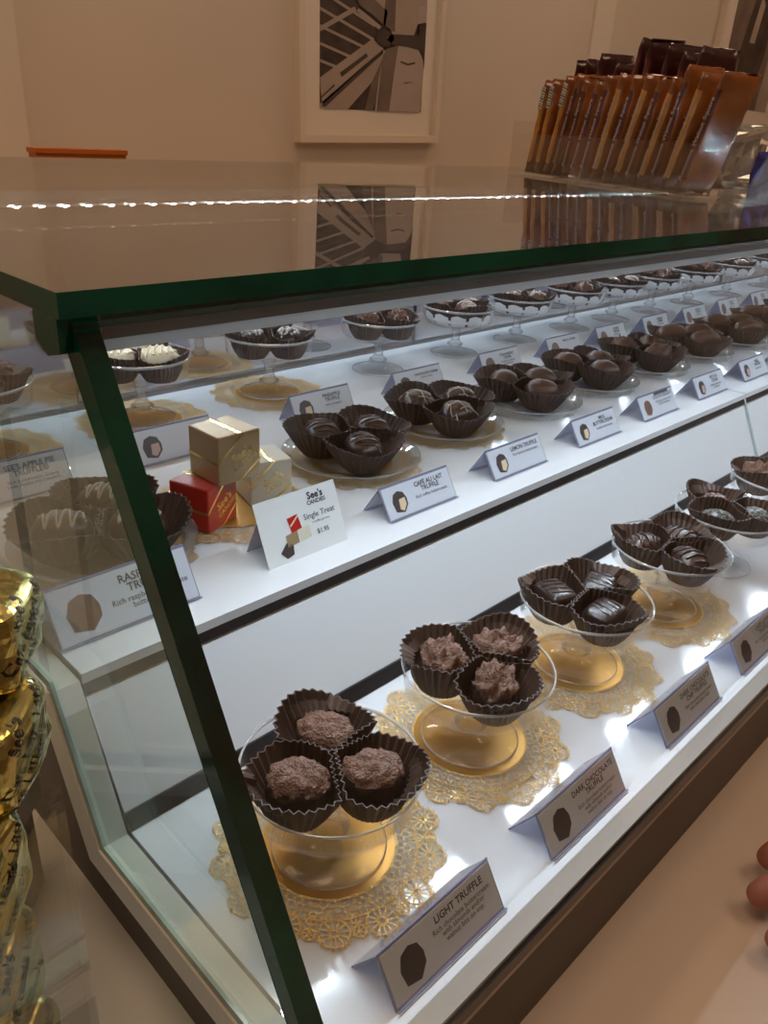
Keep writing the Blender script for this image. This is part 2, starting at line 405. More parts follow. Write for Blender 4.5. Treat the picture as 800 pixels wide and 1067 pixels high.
D_GOLD = doily_mesh(.180, .102, ['gold_lace', 'gold_disc'])
D_WHITE = doily_mesh(.150, .085, ['lace_paper', 'lace_paper'], scal=12, net=44, seed=4)
D_SILV = doily_mesh(.165, .095, ['lace_silver', 'lace_silver'], seed=5)
def doily(kind, x, y, z, label, rz=0, group='gold lace doilies'):
    return tag(put('paper_doily', {'gold': D_GOLD, 'white': D_WHITE, 'silver': D_SILV}[kind], (x, y, z), rz), label, 'doily', group)

# ================================================================== GLASS DISHES
prof = [(0, .0), (.088, .0), (.090, .002), (.088, .005), (.050, .009), (.024, .016), (.020, .024), (.030, .030), (.031, .034), (.020, .040),
        (.016, .050), (.016, .075), (.024, .088), (.060, .094), (.105, .098), (.120, .103), (.129, .113), (.134, .152), (.136, .156), (.1345, .159), (.132, .156),
        (.127, .116), (.116, .107), (.100, .103), (.0, .101)]
def dish_mesh():
    m = MB(); mi = [0, 2, 2, 0]+[1]*8+[0]*(len(prof)-13); mi[17] = mi[18] = mi[19] = 2
    m.lathe(prof, 64, mis=mi); return m.mesh('footed_dish', ['dish_glass', 'stem_glass', 'rim_glass'])
DISH = dish_mesh()
DFLOOR = .104
pprof = [(0, .0), (.075, .0), (.080, .003), (.110, .006), (.150, .013), (.172, .022), (.174, .025), (.170, .026), (.148, .0175), (.108, .0105), (.0, .0085)]
PLATE = MB().lathe(pprof, 64, mis=[0, 0, 0, 0, 1, 1, 0, 0, 0, 0]).mesh('glass_plate', ['plate_glass', 'rim_glass'])

# ================================================================== PAPER CUPS
def cup_mesh(seed, mode='dish', h=.074, rb=.040, rt=.077, R=.062, P=34, matn='paper_cup', dn=.053):
    """pleated baking cup; local +X points away from the middle of the dish; neighbours press on the two inner sides"""
    rnd = random.Random(seed); ph1, ph2 = rnd.uniform(0, 6.28), rnd.uniform(0, 6.28)
    cols = P*2; ts = [0, .18, .4, .62, .82, 1.0]
    def pt(i, t, ins):
        a = 2*math.pi*i/cols; pl = 1 if i % 2 else -1
        r = rb+(rt-rb)*(t**.85)*(1+.07*math.cos(2*a+ph1))
        z = h*t*(1+.10*t*math.cos(2*a+ph2)+.05*t*math.cos(3*a+ph1)+.01*rnd_l[i])
        lim = 9
        for nn in (R_(150), R_(210)):
            cc = math.cos(a-nn)
            if cc > .15: lim = min(lim, (dn-.002)/cc)
        if mode == 'dish' and z < .058:
            lo, hi = 0, .3
            for _ in range(14):
                mid = (lo+hi)/2
                if math.hypot(R+mid*math.cos(a), mid*math.sin(a)) < .116: lo = mid
                else: hi = mid
            lim = min(lim, lo)
        r = min(r, lim)
        r += pl*.0023*(.35+t) - ins
        return (r*math.cos(a), r*math.sin(a), z+(.0012 if ins and t == 0 else 0))
    rnd_l = [rnd.uniform(-1, 1) for _ in range(cols)]
    vs = []; fs = []; K = len(ts)
    for ins in (0, .0022):
        for i in range(cols):
            for t in ts: vs.append(pt(i, t, ins))
    N = cols*K
    for i in range(cols):
        j = (i+1) % cols
        for q in range(K-1):
            fs.append((i*K+q, j*K+q, j*K+q+1, i*K+q+1)); fs.append((N+i*K+q, N+i*K+q+1, N+j*K+q+1, N+j*K+q))
        fs.append((i*K+K-1, j*K+K-1, N+j*K+K-1, N+i*K+K-1))
    fs.append(tuple(i*K for i in range(cols))[::-1]); fs.append(tuple(N+i*K for i in range(cols)))
    m = MB(); m.add(vs, fs); return m.mesh('paper_cup', matn)
CUPS_D = [cup_mesh(s, 'dish') for s in range(4)]
CUPS_P = [cup_mesh(s+10, 'plate', h=.074, rb=.046, rt=.098, dn=.0655) for s in range(4)]
CUPS_T = [cup_mesh(s+20, 'plate', h=.070, rb=.047, rt=.099, dn=.0655, matn='paper_cup_tan') for s in range(3)]

# ================================================================== CHOCOLATES
def blob(mb, a, b, h, p=2.0, mi=0, rough=0.0, seed=0, nu=28, nv=14, top_mi=None, top_z=.55, zmax=None, fz=900):
    """superellipsoid resting on z=0"""
    vs = []; fs = []; mm = []
    def sg(v, e): return math.copysign(abs(v)**e, v)
    e = 2.0/p
    for j in range(nv+1):
        ph = -math.pi/2+math.pi*j/nv
        for i in range(nu):
            th = 2*math.pi*i/nu
            x = a*sg(math.cos(ph), e*.9+.1)*sg(math.cos(th), e); y = b*sg(math.cos(ph), e*.9+.1)*sg(math.sin(th), e); z = sg(math.sin(ph), e)
            z = (z*.5+.5)*h if z > 0 else (.5+z*.5)*h
            if rough:
                q = 1+rough*noise.noise(Vector((x*70+seed, y*70, z*70)))+rough*.7*noise.noise(Vector((x*190+seed, y*190, z*190)))
                w = min(1, z/h*1.6); q = 1+(q-1)*w; x *= q; y *= q; z *= q
            vs.append((x, y, max(z, 0)))
    for j in range(nv):
        for i in range(nu):
            k2 = (i+1) % nu; f = (j*nu+i, j*nu+k2, (j+1)*nu+k2, (j+1)*nu+i); fs.append(f)
            zz = sum(vs[q][2] for q in f)/4/h; xx = sum(vs[q][0] for q in f)/4; yy = sum(vs[q][1] for q in f)/4
            mm.append(top_mi if top_mi is not None and zz+.12*noise.noise(Vector((xx*60+seed, yy*60, 3))) > top_z else mi)
    mb.add(vs, fs, mm, True)
    def surf(x, y):
        t = abs(x/a)**p+abs(y/b)**p
        t = min(t, .985); return h*.5+h*.5*(1-t)**(1/p)
    return surf
def drizzle(mb, surf, paths, r, mi):
    for pth in paths: mb.tube([(x, y, surf(x, y)+r*.3) for x, y in pth], r, 5, mi)
def stripes(a, b, n, wob=.0, seed=0, slant=.3, lo=-.75, hi=.75, ext=.8):
    rnd = random.Random(seed); out = []
    for i in range(n):
        x0 = a*(lo+(hi-lo)*i/(n-1)); yy = b*ext*math.sqrt(max(.05, 1-(x0/a)**2)); out.append([(x0+slant*a*(t-.5)*.8+wob*rnd.uniform(-1, 1)*a, -yy+2*yy*t) for t in [0, .17, .34, .5, .66, .83, 1]])
    return out
def zig(a, b, n, slant=0):
    pts = []
    for i in range(n*8+1):
        t = i/(n*8); x = a*(-.72+1.44*t); yy = b*.78*math.sqrt(1-(x/a)**2*.9); pts.append((x, yy*math.sin(t*n*math.pi*1.0+.4)))
    return [pts]
CH = {}
def choc(kind, seed):
    key = (kind, seed % 3)
    if key in CH: return CH[key]
    seed = seed % 3; rnd = random.Random(seed*7+len(kind)); m = MB()
    if kind == 'light': blob(m, .047, .038, .080, 2.3, 0, .10, seed*5, top_mi=1, top_z=.72, nu=48, nv=26); mats = ['choc_dark', 'choc_rough']
    elif kind == 'nubby': blob(m, .045, .038, .080, 2.2, 0, .22, seed*5+3, top_mi=1, top_z=.66, nu=48, nv=26); mats = ['choc_dark', 'choc_rough']
    elif kind == 'rect':
        s = blob(m, .043, .034, .066, 4.5, 0, .015, seed, nu=40, nv=20); drizzle(m, s, stripes(.043, .034, 4, .03, seed, ext=.8, lo=-.5, hi=.6), .0011, 0); mats = ['choc_dark']
    elif kind == 'ridge':
        s = blob(m, .046, .037, .068, 2.3, 0, .03, seed); drizzle(m, s, stripes(.046, .037, 5, .03, seed), .0030, 0); mats = ['choc_mid']
    elif kind in ('sprinkle_red', 'sprinkle_dark'):
        s = blob(m, .043, .036, .062, 2.2, 0, .04, seed); mats = ['choc_dark', 'sprinkle_red' if kind == 'sprinkle_red' else 'sprinkle_green', 'sprinkle_white']
        for i in range(240):
            r = math.sqrt(rnd.random())*.93; t = rnd.uniform(0, 6.28); x, y = .043*r*math.cos(t), .036*r*math.sin(t); z = s(x, y)
            g = rnd.uniform(0, 3.14); d = Vector((math.cos(g), math.sin(g), rnd.uniform(-.3, .3)))*.0038
            m.tube([Vector((x, y, z))-d, Vector((x, y, z))+d], .0010, 4, 1 if rnd.random() < .65 else 2)
    elif kind == 'zigzag': s = blob(m, .046, .036, .062, 2.2, 0, .02, seed); drizzle(m, s, zig(.046, .036, 7), .0019, 1); mats = ['choc_mid', 'icing']
    elif kind == 'squiggle':
        s = blob(m, .042, .038, .062, 2.2, 0, .02, seed); mats = ['choc_mid', 'icing']
        drizzle(m, s, stripes(.042, .038, 3, .12, seed, .8)+[[(y, x) for x, y in q] for q in stripes(.038, .042, 3, .12, seed+3, -.7)], .0014, 1)
    elif kind == 'cafe': s = blob(m, .044, .036, .060, 2.3, 0, .03, seed); drizzle(m, s, stripes(.044, .036, 6, .03, seed), .0016, 1); mats = ['choc_mid', 'choc_milk']
    elif kind == 'milk': blob(m, .044, .038, .064, 2.2, 0, .02, seed); mats = ['choc_milk']
    elif kind == 'rough': blob(m, .044, .036, .064, 2.2, 0, .20, seed*3); mats = ['choc_milk']
    elif kind == 'tan': s = blob(m, .056, .036, .070, 2.1, 0, .015, seed); drizzle(m, s, [[(-.045+.009*i, .004*math.sin(i)) for i in range(11)]], .0012, 0); mats = ['choc_tan']
    elif kind == 'white':
        s = blob(m, .050, .036, .062, 2.3, 0, .03, seed, nu=36, nv=18); drizzle(m, s, stripes(.050, .036, 6, .04, seed), .0026, 0); mats = ['choc_white']
    elif kind == 'dust':
        s = blob(m, .038, .034, .060, 2.2, 0, .1, seed); mats = ['choc_dark', 'sprinkle_white']
        for i in range(110):
            r = math.sqrt(rnd.random())*.8; t = rnd.uniform(0, 6.28); x, y = .038*r*math.cos(t), .034*r*math.sin(t); z = s(x, y); w = rnd.uniform(.0016, .0034)
            Tm = Matrix.Translation((x, y, z)) @ Matrix.Rotation(rnd.uniform(0, 3), 4, 'Z') @ Matrix.Rotation(rnd.uniform(0, 1), 4, 'X'); m.box(-w, w, -w*.8, w*.8, -w*.7, w*.7, 1, Tm)
    elif kind == 'nut':
        s = blob(m, .042, .036, .062, 2.2, 0, .12, seed); mats = ['choc_milk', 'choc_rough']
        for i in range(40):
            r = math.sqrt(rnd.random())*.8; t = rnd.uniform(0, 6.28); x, y = .042*r*math.cos(t), .036*r*math.sin(t); z = s(x, y); w = rnd.uniform(.003, .006)
            Tm = Matrix.Translation((x, y, z)) @ Matrix.Rotation(rnd.uniform(0, 3), 4, 'Z') @ Matrix.Rotation(rnd.uniform(0, 1), 4, 'X'); m.box(-w, w, -w*.8, w*.8, -w*.7, w*.7, 1, Tm)
    elif kind == 'swirl': s = blob(m, .044, .036, .058, 2.4, 0, .03, seed); drizzle(m, s, stripes(.044, .036, 4, .03, seed), .0022, 1); mats = ['choc_milk', 'icing']
    else: raise ValueError(kind)
    CH[key] = m.mesh('chocolate', mats); return CH[key]
KIND = {'light': 'dark chocolate with rough milk chocolate top', 'nubby': 'lumpy nut topped dark chocolate', 'rect': 'smooth square dark chocolate with thin ridges',
        'ridge': 'oval dark chocolate with bold ridges', 'sprinkle_red': 'dark chocolate with reddish sprinkles', 'sprinkle_dark': 'dark chocolate with pale sprinkles',
        'zigzag': 'dark chocolate with pale zigzag drizzle', 'squiggle': 'chocolate with thin white squiggles', 'cafe': 'brown chocolate with fine stripes', 'milk': 'plain round milk chocolate',
        'rough': 'knobbly milk chocolate', 'tan': 'long smooth light brown chocolate', 'white': 'ridged white chocolate', 'dust': 'chocolate with white nut crumbs', 'nut': 'nut covered milk chocolate',
        'swirl': 'milk chocolate with pale stripes'}
AWAY = R_(43.5)
def trio(where, x, y, z, kinds, flip=False, mode='dish', seed=0, R=None, slots=None):
    rnd = random.Random(seed*13+5); R = R or (.062 if mode == 'dish' else .077)
    base = AWAY+(math.pi+R_(24) if flip else R_(15))
    names = ('front', 'right', 'left') if flip else ('rear', 'left', 'right')
    for i in range(3):
        if slots and i not in slots: continue
        a = base+i*2*math.pi/3; kd = kinds[i] if isinstance(kinds, (list, tuple)) else kinds
        px, py = x+R*math.cos(a), y+R*math.sin(a)
        pool = CUPS_D if mode == 'dish' else (CUPS_T if kd == 'tan' else CUPS_P)
        q = put('paper_cup', pool[(seed+i) % len(pool)], (px, py, z), a)
        tag(q, f'{"tan brown" if kd == "tan" else "dark brown"} pleated paper cup, {names[i]} one in the {where}', 'paper cup', 'pleated paper cups')
        o = put('chocolate', choc(kd, seed+i), (px, py, z+.003), rnd.uniform(0, 3.14) if kd not in ('tan', 'zigzag', 'white') else R_(-45)+rnd.uniform(-.3, .3))
        if kd in ('tan',): o.rotation_euler.z = R_(-38)+rnd.uniform(-.15, .15)
        if mode != 'dish': o.scale = (1.22, 1.22, 1.34)
        elif seed >= 30: o.scale = (1.08, 1.08, 1.38)
        tag(o, f'{KIND[kd]}, {names[i]} one in the {where}', 'chocolate', 'chocolates in paper cups')

ORD = ['first', 'second', 'third', 'fourth', 'fifth', 'sixth', 'seventh', 'eighth', 'ninth', 'tenth', 'eleventh', 'twelfth', 'thirteenth']
# lower deck dishes
LOW = [(.603, .645, ['light']*3, False, 'gold'), (.954, .655, 'nubby', True, 'gold'), (1.303, .655, 'rect', True, 'gold'), (1.660, .650, 'ridge', True, 'gold'),
       (1.985, .652, ['sprinkle_red', 'sprinkle_dark', 'sprinkle_dark'], False, None), (2.340, .655, 'nubby', True, None)]
LOWN = ['nearest lower deck dish', 'second lower deck dish', 'third lower deck dish', 'fourth lower deck dish', 'fifth lower deck dish', 'sixth lower deck dish']
for i, (x, y, kd, fl, dl) in enumerate(LOW):
    z = 0
    if dl: doily('gold', x, y, 0, f'gold lace doily under the {LOWN[i]}', i*.37); z = .0042
    z += .0008; tag(put('footed_dish', DISH, (x, y, z)), f'clear glass footed dish, the {LOWN[i]}' + (' on a gold doily' if dl else ' standing straight on the white deck'), 'dish', 'footed glass dishes')
    trio(LOWN[i], x, y, z+DFLOOR, kd, fl, 'dish', seed=i)
# white lace collars that rise up the dish wall
def collar_mesh():
    m = MB(); n = 72; vs = []; fs = []
    for i in range(n):
        a = 2*math.pi*i/n; k2 = .5+.5*math.cos(i*math.pi/3)
        for r, z in ((.095, .0005), (.112, .006), (.1205, .016), (.1245, .028), (.127, .038+.008*k2)): vs.append((r*math.cos(a), r*math.sin(a), z))
    for i in range(n):
        j = (i+1) % n
        for q in range(4):
            if not (q in (1, 3) and i % 6 == 3): fs.append((i*5+q, j*5+q, j*5+q+1, i*5+q+1))
    m.add(vs, fs); return m.mesh('lace_rim', 'lace_paper')
COLLAR = collar_mesh()
# back row
BX = [.625, 1.05, 1.48, 1.95, 2.36, 2.745, 3.15, 3.50, 3.87, 4.29, 4.77, 5.33, 5.85, 6.4]
BK = ['nut', 'white', 'dust', 'nut', 'swirl', 'swirl', 'rough', 'swirl', 'rough', 'nut', 'swirl', 'nut', 'rough', 'nut']
for i, x in enumerate(BX):
    wn = f'{(ORD+["fourteenth"])[i]} back row dish'
    x -= .025; z = SH; y = 1.905
    if i < 3: doily('gold', x, y, SH, f'gold lace doily under the {wn}', i*.5+.2); z += .0042
    z += .0008; dsh = put('footed_dish', DISH, (x, y, z)); dsh.scale = (1, 1, 1.14); tag(dsh, f'clear glass footed dish, the {wn} before the mirrored doors', 'dish', 'footed glass dishes')
    zz = z+DFLOOR*1.14+.0006
    if i >= 4:
        o = put('paper_doily', COLLAR, (x, y, zz-.001), .3*i); tag(o, f'white lace paper lining the {wn}', 'doily', 'white lace linings'); zz += .003
    trio(wn, x, y, zz, BK[i], i % 2 == 0 and i != 2, 'dish', seed=i+30)
# middle row plates
PL = [(.600, 1.300, 'zigzag', False, 'gold'), (1.283, 1.345, 'cafe', True, 'gold'), (1.665, 1.375, 'squiggle', True, 'gold'), (2.045, 1.36, 'milk', True, 'silver'),
      (2.42, 1.37, 'milk', True, 'silver'), (2.795, 1.37, 'rough', True, 'silver'), (3.18, 1.37, 'tan', True, 'silver'), (3.57, 1.36, 'tan', True, 'silver'), (3.96, 1.36, 'tan', True, 'silver'), (4.35, 1.36, 'milk', True, 'silver')]
for i, (x, y, kd, fl, dl) in enumerate(PL):
    wn = f'{ORD[i]} middle row plate'
    doily(dl, x, y, SH, f'{dl} lace doily under the {wn}', i*.3)
    tag(put('glass_plate', PLATE, (x, y, SH+.0045)), f'shallow clear glass plate, {wn} on a {dl} doily', 'plate', 'shallow glass plates')
    trio(wn, x, y, SH+.0045+.0105, kd, fl, 'plate', seed=i+60)

# ================================================================== TENT CARDS
def tent(x, y, z, w, lines, kind, label, h=.066, d=.085, rz=0, hs=.015, group='folded name card holders', pic='cut', bsz=.0105, bw=1.0):
    t = thing('card_holder', label, 'sign holder', (x, y, z), rz, group)
    th = .0022; m = MB(); sl = math.atan2(d/2, h); L = math.hypot(d/2, h)
    Tf = Matrix.Translation((0, -d/2, 0)) @ Matrix.Rotation(math.pi/2-sl, 4, 'X')   # local x across, local y up the face, local z outwards (towards the customer)
    Tb = Matrix.Translation((0, d/2, 0)) @ Matrix.Rotation(math.pi/2+sl, 4, 'X')
    m.box(-w/2, w/2, 0, L, -th, 0, [1, 1, 1, 1, 0, 0], Tf)
    m.box(-w/2, w/2, 0, L-.003, 0, th, [1, 1, 1, 1, 0, 0], Tb)
    m.tube([(-w/2, 0, h), (w/2, 0, h)], .0015, 6, 1)
    m.tube([(-w/2, -d/2-.003, .0035), (w/2, -d/2-.003, .0035)], .0013, 5, 1)
    put('holder', m.mesh('holder', ['tent_plastic', 'tent_edge']), (0, 0, 0), parent=t)
    cm = MB().box(-w/2+.003, w/2-.003, .005, L-.004, .0003, .0014, 0, Tf)
    cardo = put('card', cm.mesh('card', 'card'), (0, 0, 0), parent=t)
    pm = MB(); zt = .0018
    T = Tf @ Matrix.Translation((w*.17, L*.72, zt))
    n1 = 1 if '\n' not in lines[0] else 2
    add_text(pm, lines[0], hs, T, 0, .022)
    if len(lines) > 1: add_text(pm, lines[1], bsz, Tf @ Matrix.Translation((w*.17, L*.72-hs*.86*n1*1.0, zt)), 1, 0.008, sx=bw)
    if len(lines) > 2:   # dark tag
        pm.add([Tf @ Vector(p) for p in ((-.01, L*.86, zt), (w*.36, L*.86, zt), (w*.36, L*.97, zt), (-.01, L*.97, zt))], [(0, 1, 2, 3)], 0)
    put('print', pm.mesh('print', ['ink', 'ink_grey']), (0, 0, 0), parent=cardo)
    # picture of the sweet
    q = MB(); cx, cy, s = -w*.29, L*.46, L*.34
    shp = [(-.75, -.7), (-.9, .1), (-.6, .75), (0, .95), (.6, .75), (.85, .2), (.8, -.35), (.2, -.9)]
    q.add([Tf @ Vector((cx+a*s*.95, cy+b*s, zt)) for a, b in shp], [tuple(range(8))], 0)
    if kind:
        shp2 = [(-.25, -.55), (-.1, .25), (.62, .3), (.62, -.3), (.15, -.75)]
        q.add([Tf @ Vector((cx+a*s*.95, cy+b*s, zt+.0003)) for a, b in shp2], [tuple(range(5))], 1)
    put('picture', q.mesh('picture', ['ink_milk' if kind == 'ink_milk' else 'ink_choc', kind or 'ink_choc']), (0, 0, 0), parent=cardo)
    return t
# lower deck
yl = .432
RB = 'Rich chocolate buttercream\nwith almonds and/or\nwalnut bits on top.'
tent(.603, yl, 0, .222, ['LIGHT TRUFFLE', RB], None, 'name card holder reading LIGHT TRUFFLE at the front of the lower deck', hs=.0145, bsz=.0105)
tent(.945, yl, 0, .222, ['DARK CHOCOLATE\nTRUFFLE', RB], None, 'name card holder reading DARK CHOCOLATE TRUFFLE on the lower deck', hs=.0135, bsz=.0098)
tent(1.318, yl, 0, .225, ['DARK CHOCOLATE\nCHIP TRUFFLE', 'Rich chocolate buttercream\nwith chocolate chips.'], None, 'name card holder reading DARK CHOCOLATE CHIP TRUFFLE on the lower deck', hs=.0135, bsz=.0098)
tent(1.650, yl, 0, .225, ['CAFÉ LATTE\nTRUFFLE', 'Rich chocolate buttercream\nwith cream.'], None, 'name card holder at the right edge of the lower deck, fourth along', hs=.0135, bsz=.0098)
tent(2.02, yl, 0, .225, ['RASPBERRY\nTRUFFLE', 'Rich chocolate buttercream'], None, 'name card holder behind the fourth one at the far right of the lower deck', hs=.0135, bsz=.0098)
# shelf front
ys = 1.078
tent(.517, ys+.012, SH, .252, ['RASPBERRY\nTRUFFLE', 'Rich raspberry chocolate\nbuttercream.'], 'ink_milk', 'name card holder reading RASPBERRY TRUFFLE behind the green glass edge', h=.086, d=.10, hs=.019, bsz=.0138)
FT = [(1.222, ['CAFÉ AU LAIT\nTRUFFLE', 'Rich coffee buttercream.'], 'ink_cream', 'name card holder reading CAFÉ AU LAIT TRUFFLE on the shelf edge'),
      (1.585, ['LEMON TRUFFLE', 'Rich lemon buttercream.'], 'ink_cream', 'name card holder reading LEMON TRUFFLE on the shelf edge'),
      (1.960, ['MILK\nBUTTERCREAM', 'Vanilla buttercream.'], 'ink_cream', 'name card holder reading MILK BUTTERCREAM on the shelf edge'),
      (2.320, ['COCOA DELIGHT', 'Chocolate buttercream\nin milk chocolate.', 'tag'], 'ink_milk', 'name card holder with a small black tag on its card, shelf edge'),
      (2.690, ['MOCHA\nCREAM', 'Coffee buttercream\nin chocolate.'], 'ink_pink', 'name card holder with a narrow pink centred chocolate picture on shelf edge'),
      (3.060, ['MILK\nPATTIE', 'Buttercream.'], 'ink_pink', 'name card holder at the right edge of the photo on the shelf edge'),
      (3.430, ['MILK\nCREAM', 'Buttercream.'], 'ink_pink', 'farthest name card holder along the shelf edge')]
for x, ln, kd, lb in FT: tent(x, ys, SH, .22, ln, kd, lb, hs=.0150)
# middle tents
MT = [(.565, ['SEE\'S APPLE PIE\nTRUFFLE®', 'Rich buttercream, Granny\nSmith Apples and cinnamon.'], 'ink_cream', 'name card holder reading APPLE PIE TRUFFLE behind the zigzag chocolates', .25, .0145),
      (.960, ['', ''], 'ink_pink', 'name card holder with a pale truffle picture behind the gift boxes', .22, .012),
      (1.440, ['PINEAPPLE\nTRUFFLE', 'with pineapple.'], 'ink_cream', 'name card holder reading PINEAPPLE TRUFFLE in the middle of the shelf', .22, .0125),
      (1.845, ['CHOCOLATE CREAM', 'buttercream.'], None, 'name card holder reading CHOCOLATE CREAM in the middle of the shelf', .22, .010),
      (2.270, ['STRAWBERRY\nCREAM', 'Creamy strawberry\nbuttercream.'], 'ink_milk', 'name card holder reading STRAWBERRY CREAM in the middle of the shelf', .22, .0115),
      (2.670, ['MAPLE CREAM', ''], 'ink_milk', 'name card holder reading MAPLE CREAM in the middle of the shelf', .22, .0115),
      (3.02, ['COFFEE\nCREAM', 'buttercream'], 'ink_milk', 'name card holder right of the MAPLE CREAM card', .22, .0115),
      (3.40, ['VANILLA\nCREAM', 'buttercream'], 'ink_milk', 'second name card holder right of the MAPLE CREAM card', .22, .0115),
      (3.78, ['ALMOND\nCREAM', 'buttercream'], 'ink_milk', 'third name card holder right of the MAPLE CREAM card', .22, .0115),
      (4.16, ['WALNUT\nCREAM', 'buttercream'], 'ink_milk', 'fourth name card holder right of the MAPLE CREAM card', .22, .0115),
      (4.56, ['BUTTER\nCREAM', 'buttercream'], 'ink_milk', 'fifth name card holder right of the MAPLE CREAM card', .22, .0115)]
for x, ln, kd, lb, w, hs in MT: tent(x, 1.655, SH, w, ln, kd, lb, hs=hs*1.15, h=.078)

# Single treat price card
t = thing('price_card', 'white Single Treat price card reading $1.95 before the gift boxes', 'price card', (.893, 1.04, SH))
Tf = Matrix.Rotation(math.pi/2-R_(24), 4, 'X'); w, h = .200, .128
put('card', MB().box(-w/2, w/2, 0, h, -.0015, 0, 0, Tf).mesh('card', 'card_white'), (0, 0, 0), parent=t)
m = MB(); m.box(-w/2+.01, w/2-.02, 0, .10, -.004, -.0018, [1, 1, 1, 1, 0, 0], Tf)
m.box(-w/2+.01, w/2-.02, 0.0, .085, -.001, .001, [1, 1, 1, 1, 0, 0], Matrix.Translation((0, .085, 0)) @ Matrix.Rotation(math.pi/2+R_(24), 4, 'X'))
put('holder', m.mesh('holder', ['tent_plastic', 'tent_edge']), (0, 0, 0), parent=t)
m = MB(); TT = lambda a, b: Tf @ Matrix.Translation((a, b, .0008))
add_text(m, 'See\'s', .020, TT(.045, .105), 0, .03); add_text(m, 'CANDIES', .0115, TT(.045, .094), 0, .02)
add_text(m, 'Single Treat', .0165, TT(.045, .068), 1, 0); add_text(m, '1 truffle per box', .0068, TT(.045, .057), 1, 0); add_text(m, '$1.95', .0135, TT(.045, .034), 1, .01)
put('print', m.mesh('print', ['ink', 'ink_grey']), (0, 0, 0), parent=t)
m = MB()
def quad(mb, pts, mi, z=.0008): mb.add([Tf @ Vector((a, b, z)) for a, b in pts], [tuple(range(len(pts)))], mi)
quad(m, [(-.030, .053), (-.004, .056), (-.008, .085), (-.034, .082)], 0); quad(m, [(-.046, .028), (-.017, .031), (-.017, .055), (-.046, .051)], 1)
quad(m, [(-.014, .031), (.014, .034), (.014, .058), (-.014, .055)], 2); quad(m, [(-.066, .022), (-.054, .008), (-.036, .012), (-.033, .030), (-.048, .038)], 3)
quad(m, [(-.029, .064), (-.006, .081), (-.007, .084), (-.031, .067)], 2, .0011)
put('picture', m.mesh('picture', ['box_red', 'box_gold', 'box_white', 'ink_choc']), (0, 0, 0), parent=t)

# ================================================================== GIFT BOXES
doily('gold', .90, 1.31, SH, 'gold lace doily under the small gift boxes', .2)
def giftbox(x, y, z, yaw, s, body, label, stamp=True, ink='foil_stamp'):
    t = thing('gift_box', label, 'gift box', (x, y, z), yaw, 'small cube gift boxes')
    h = s/2; m = MB(); e = .0035; m.box(-h, h, -h, h, 0, s)
    me = m.mesh('body', body); o = put('body', me, (0, 0, 0), parent=t)
    bv = o.modifiers.new('bevel', 'BEVEL'); bv.width = .0012*1.0; bv.segments = 2
    # gold cord printed round the box
    r = MB(); g = .0006
    def fq(axis, pts, mi=0):
        out = []
        for u, v in pts:
            if axis == 'front': out.append((u, -h-g, v))
            elif axis == 'left': out.append((-h-g, -u, v))
            elif axis == 'top': out.append((u, v, s+g))
        r.add(out, [tuple(range(len(out)))], mi)
    fq('left', [(-h, s*.42), (h, s*.42), (h, s*.48), (-h, s*.48)])
    fq('front', [(-h, s*.42), (-h, s*.50), (h*.1, s), (h*.25, s)]) 
    fq('front', [(-.1*h, 0), (.02*h, 0), (h, s*.36), (h, s*.42)])
    fq('top', [(-.1*h, -h), (.12*h, -h), (.12*h, h), (-.1*h, h)])
    put('ribbon', r.mesh('ribbon', 'foil_stamp'), (0, 0, 0), parent=t)
    p = MB()
    T = Matrix.Translation((h*.15, -h-.0008, s*.50)) @ Matrix.Rotation(math.pi/2, 4, 'X') @ Matrix.Rotation(R_(24), 4, 'Z')
    add_text(p, 'See\'s', s*.26, T, 0, .02); add_text(p, 'CANDIES', s*.165, T @ Matrix.Translation((s*.03, -s*.17, 0)), 0, .01)
    put('logo', p.mesh('logo', ink), (0, 0, 0), parent=t)
    return t
zb = SH+.0045
giftbox(.813, 1.286, zb, .336, .096, 'box_red', 'red cube gift box with gold lettering under the gold one')
giftbox(.860, 1.275, zb+.097, .02, .102, 'box_gold', 'tan gold cube gift box stacked on the red one')
giftbox(.985, 1.315, zb, -.25, .097, 'box_white', 'cream white cube gift box behind the price card')

# ================================================================== WALL PICTURES
YW = WY1
fr = thing('framed_photograph', 'white framed brown toned photograph of an aproned worker beside trays', 'picture', (4.61, YW, .884), rot=(0, -.027, 0))
fw, fh = 1.44, 1.75
m = MB(); b_ = .05
for q in ((-fw/2, -fw/2+b_, 0, fh), (fw/2-b_, fw/2, 0, fh), (-fw/2+b_, fw/2-b_, 0, b_), (-fw/2+b_, fw/2-b_, fh-b_, fh)): m.box(q[0], q[1], -.075, 0, q[2], q[3])
put('frame', m.mesh('frame', 'frame'), (0, 0, 0), parent=fr)
put('mat_board', MB().box(-fw/2+b_, fw/2-b_, -.035, 0, b_, fh-b_).mesh('mat_board', 'mat_board'), (0, 0, 0), parent=fr)
# photograph: drawn from flat shapes, coordinates in 0..540 by 0..565 over the visible part
pw, pv = 1.045, .70
m = MB()
PXm = lambda x, y: ((x-85)/(605-85)*pw-pw/2+.01, .215+(565-y)/565*pv)
def shp(pts, mi, d): m.add([(PXm(x, y)[0], -.036-d*.0012, PXm(x, y)[1]) for x, y in pts], [tuple(range(len(pts)))], mi)
shp([(85, 565), (605, 565), (605, -440), (85, -440)], 0, 0)
shp([(85, -440), (605, -440), (605, -300), (85, -300)], 1, 1)
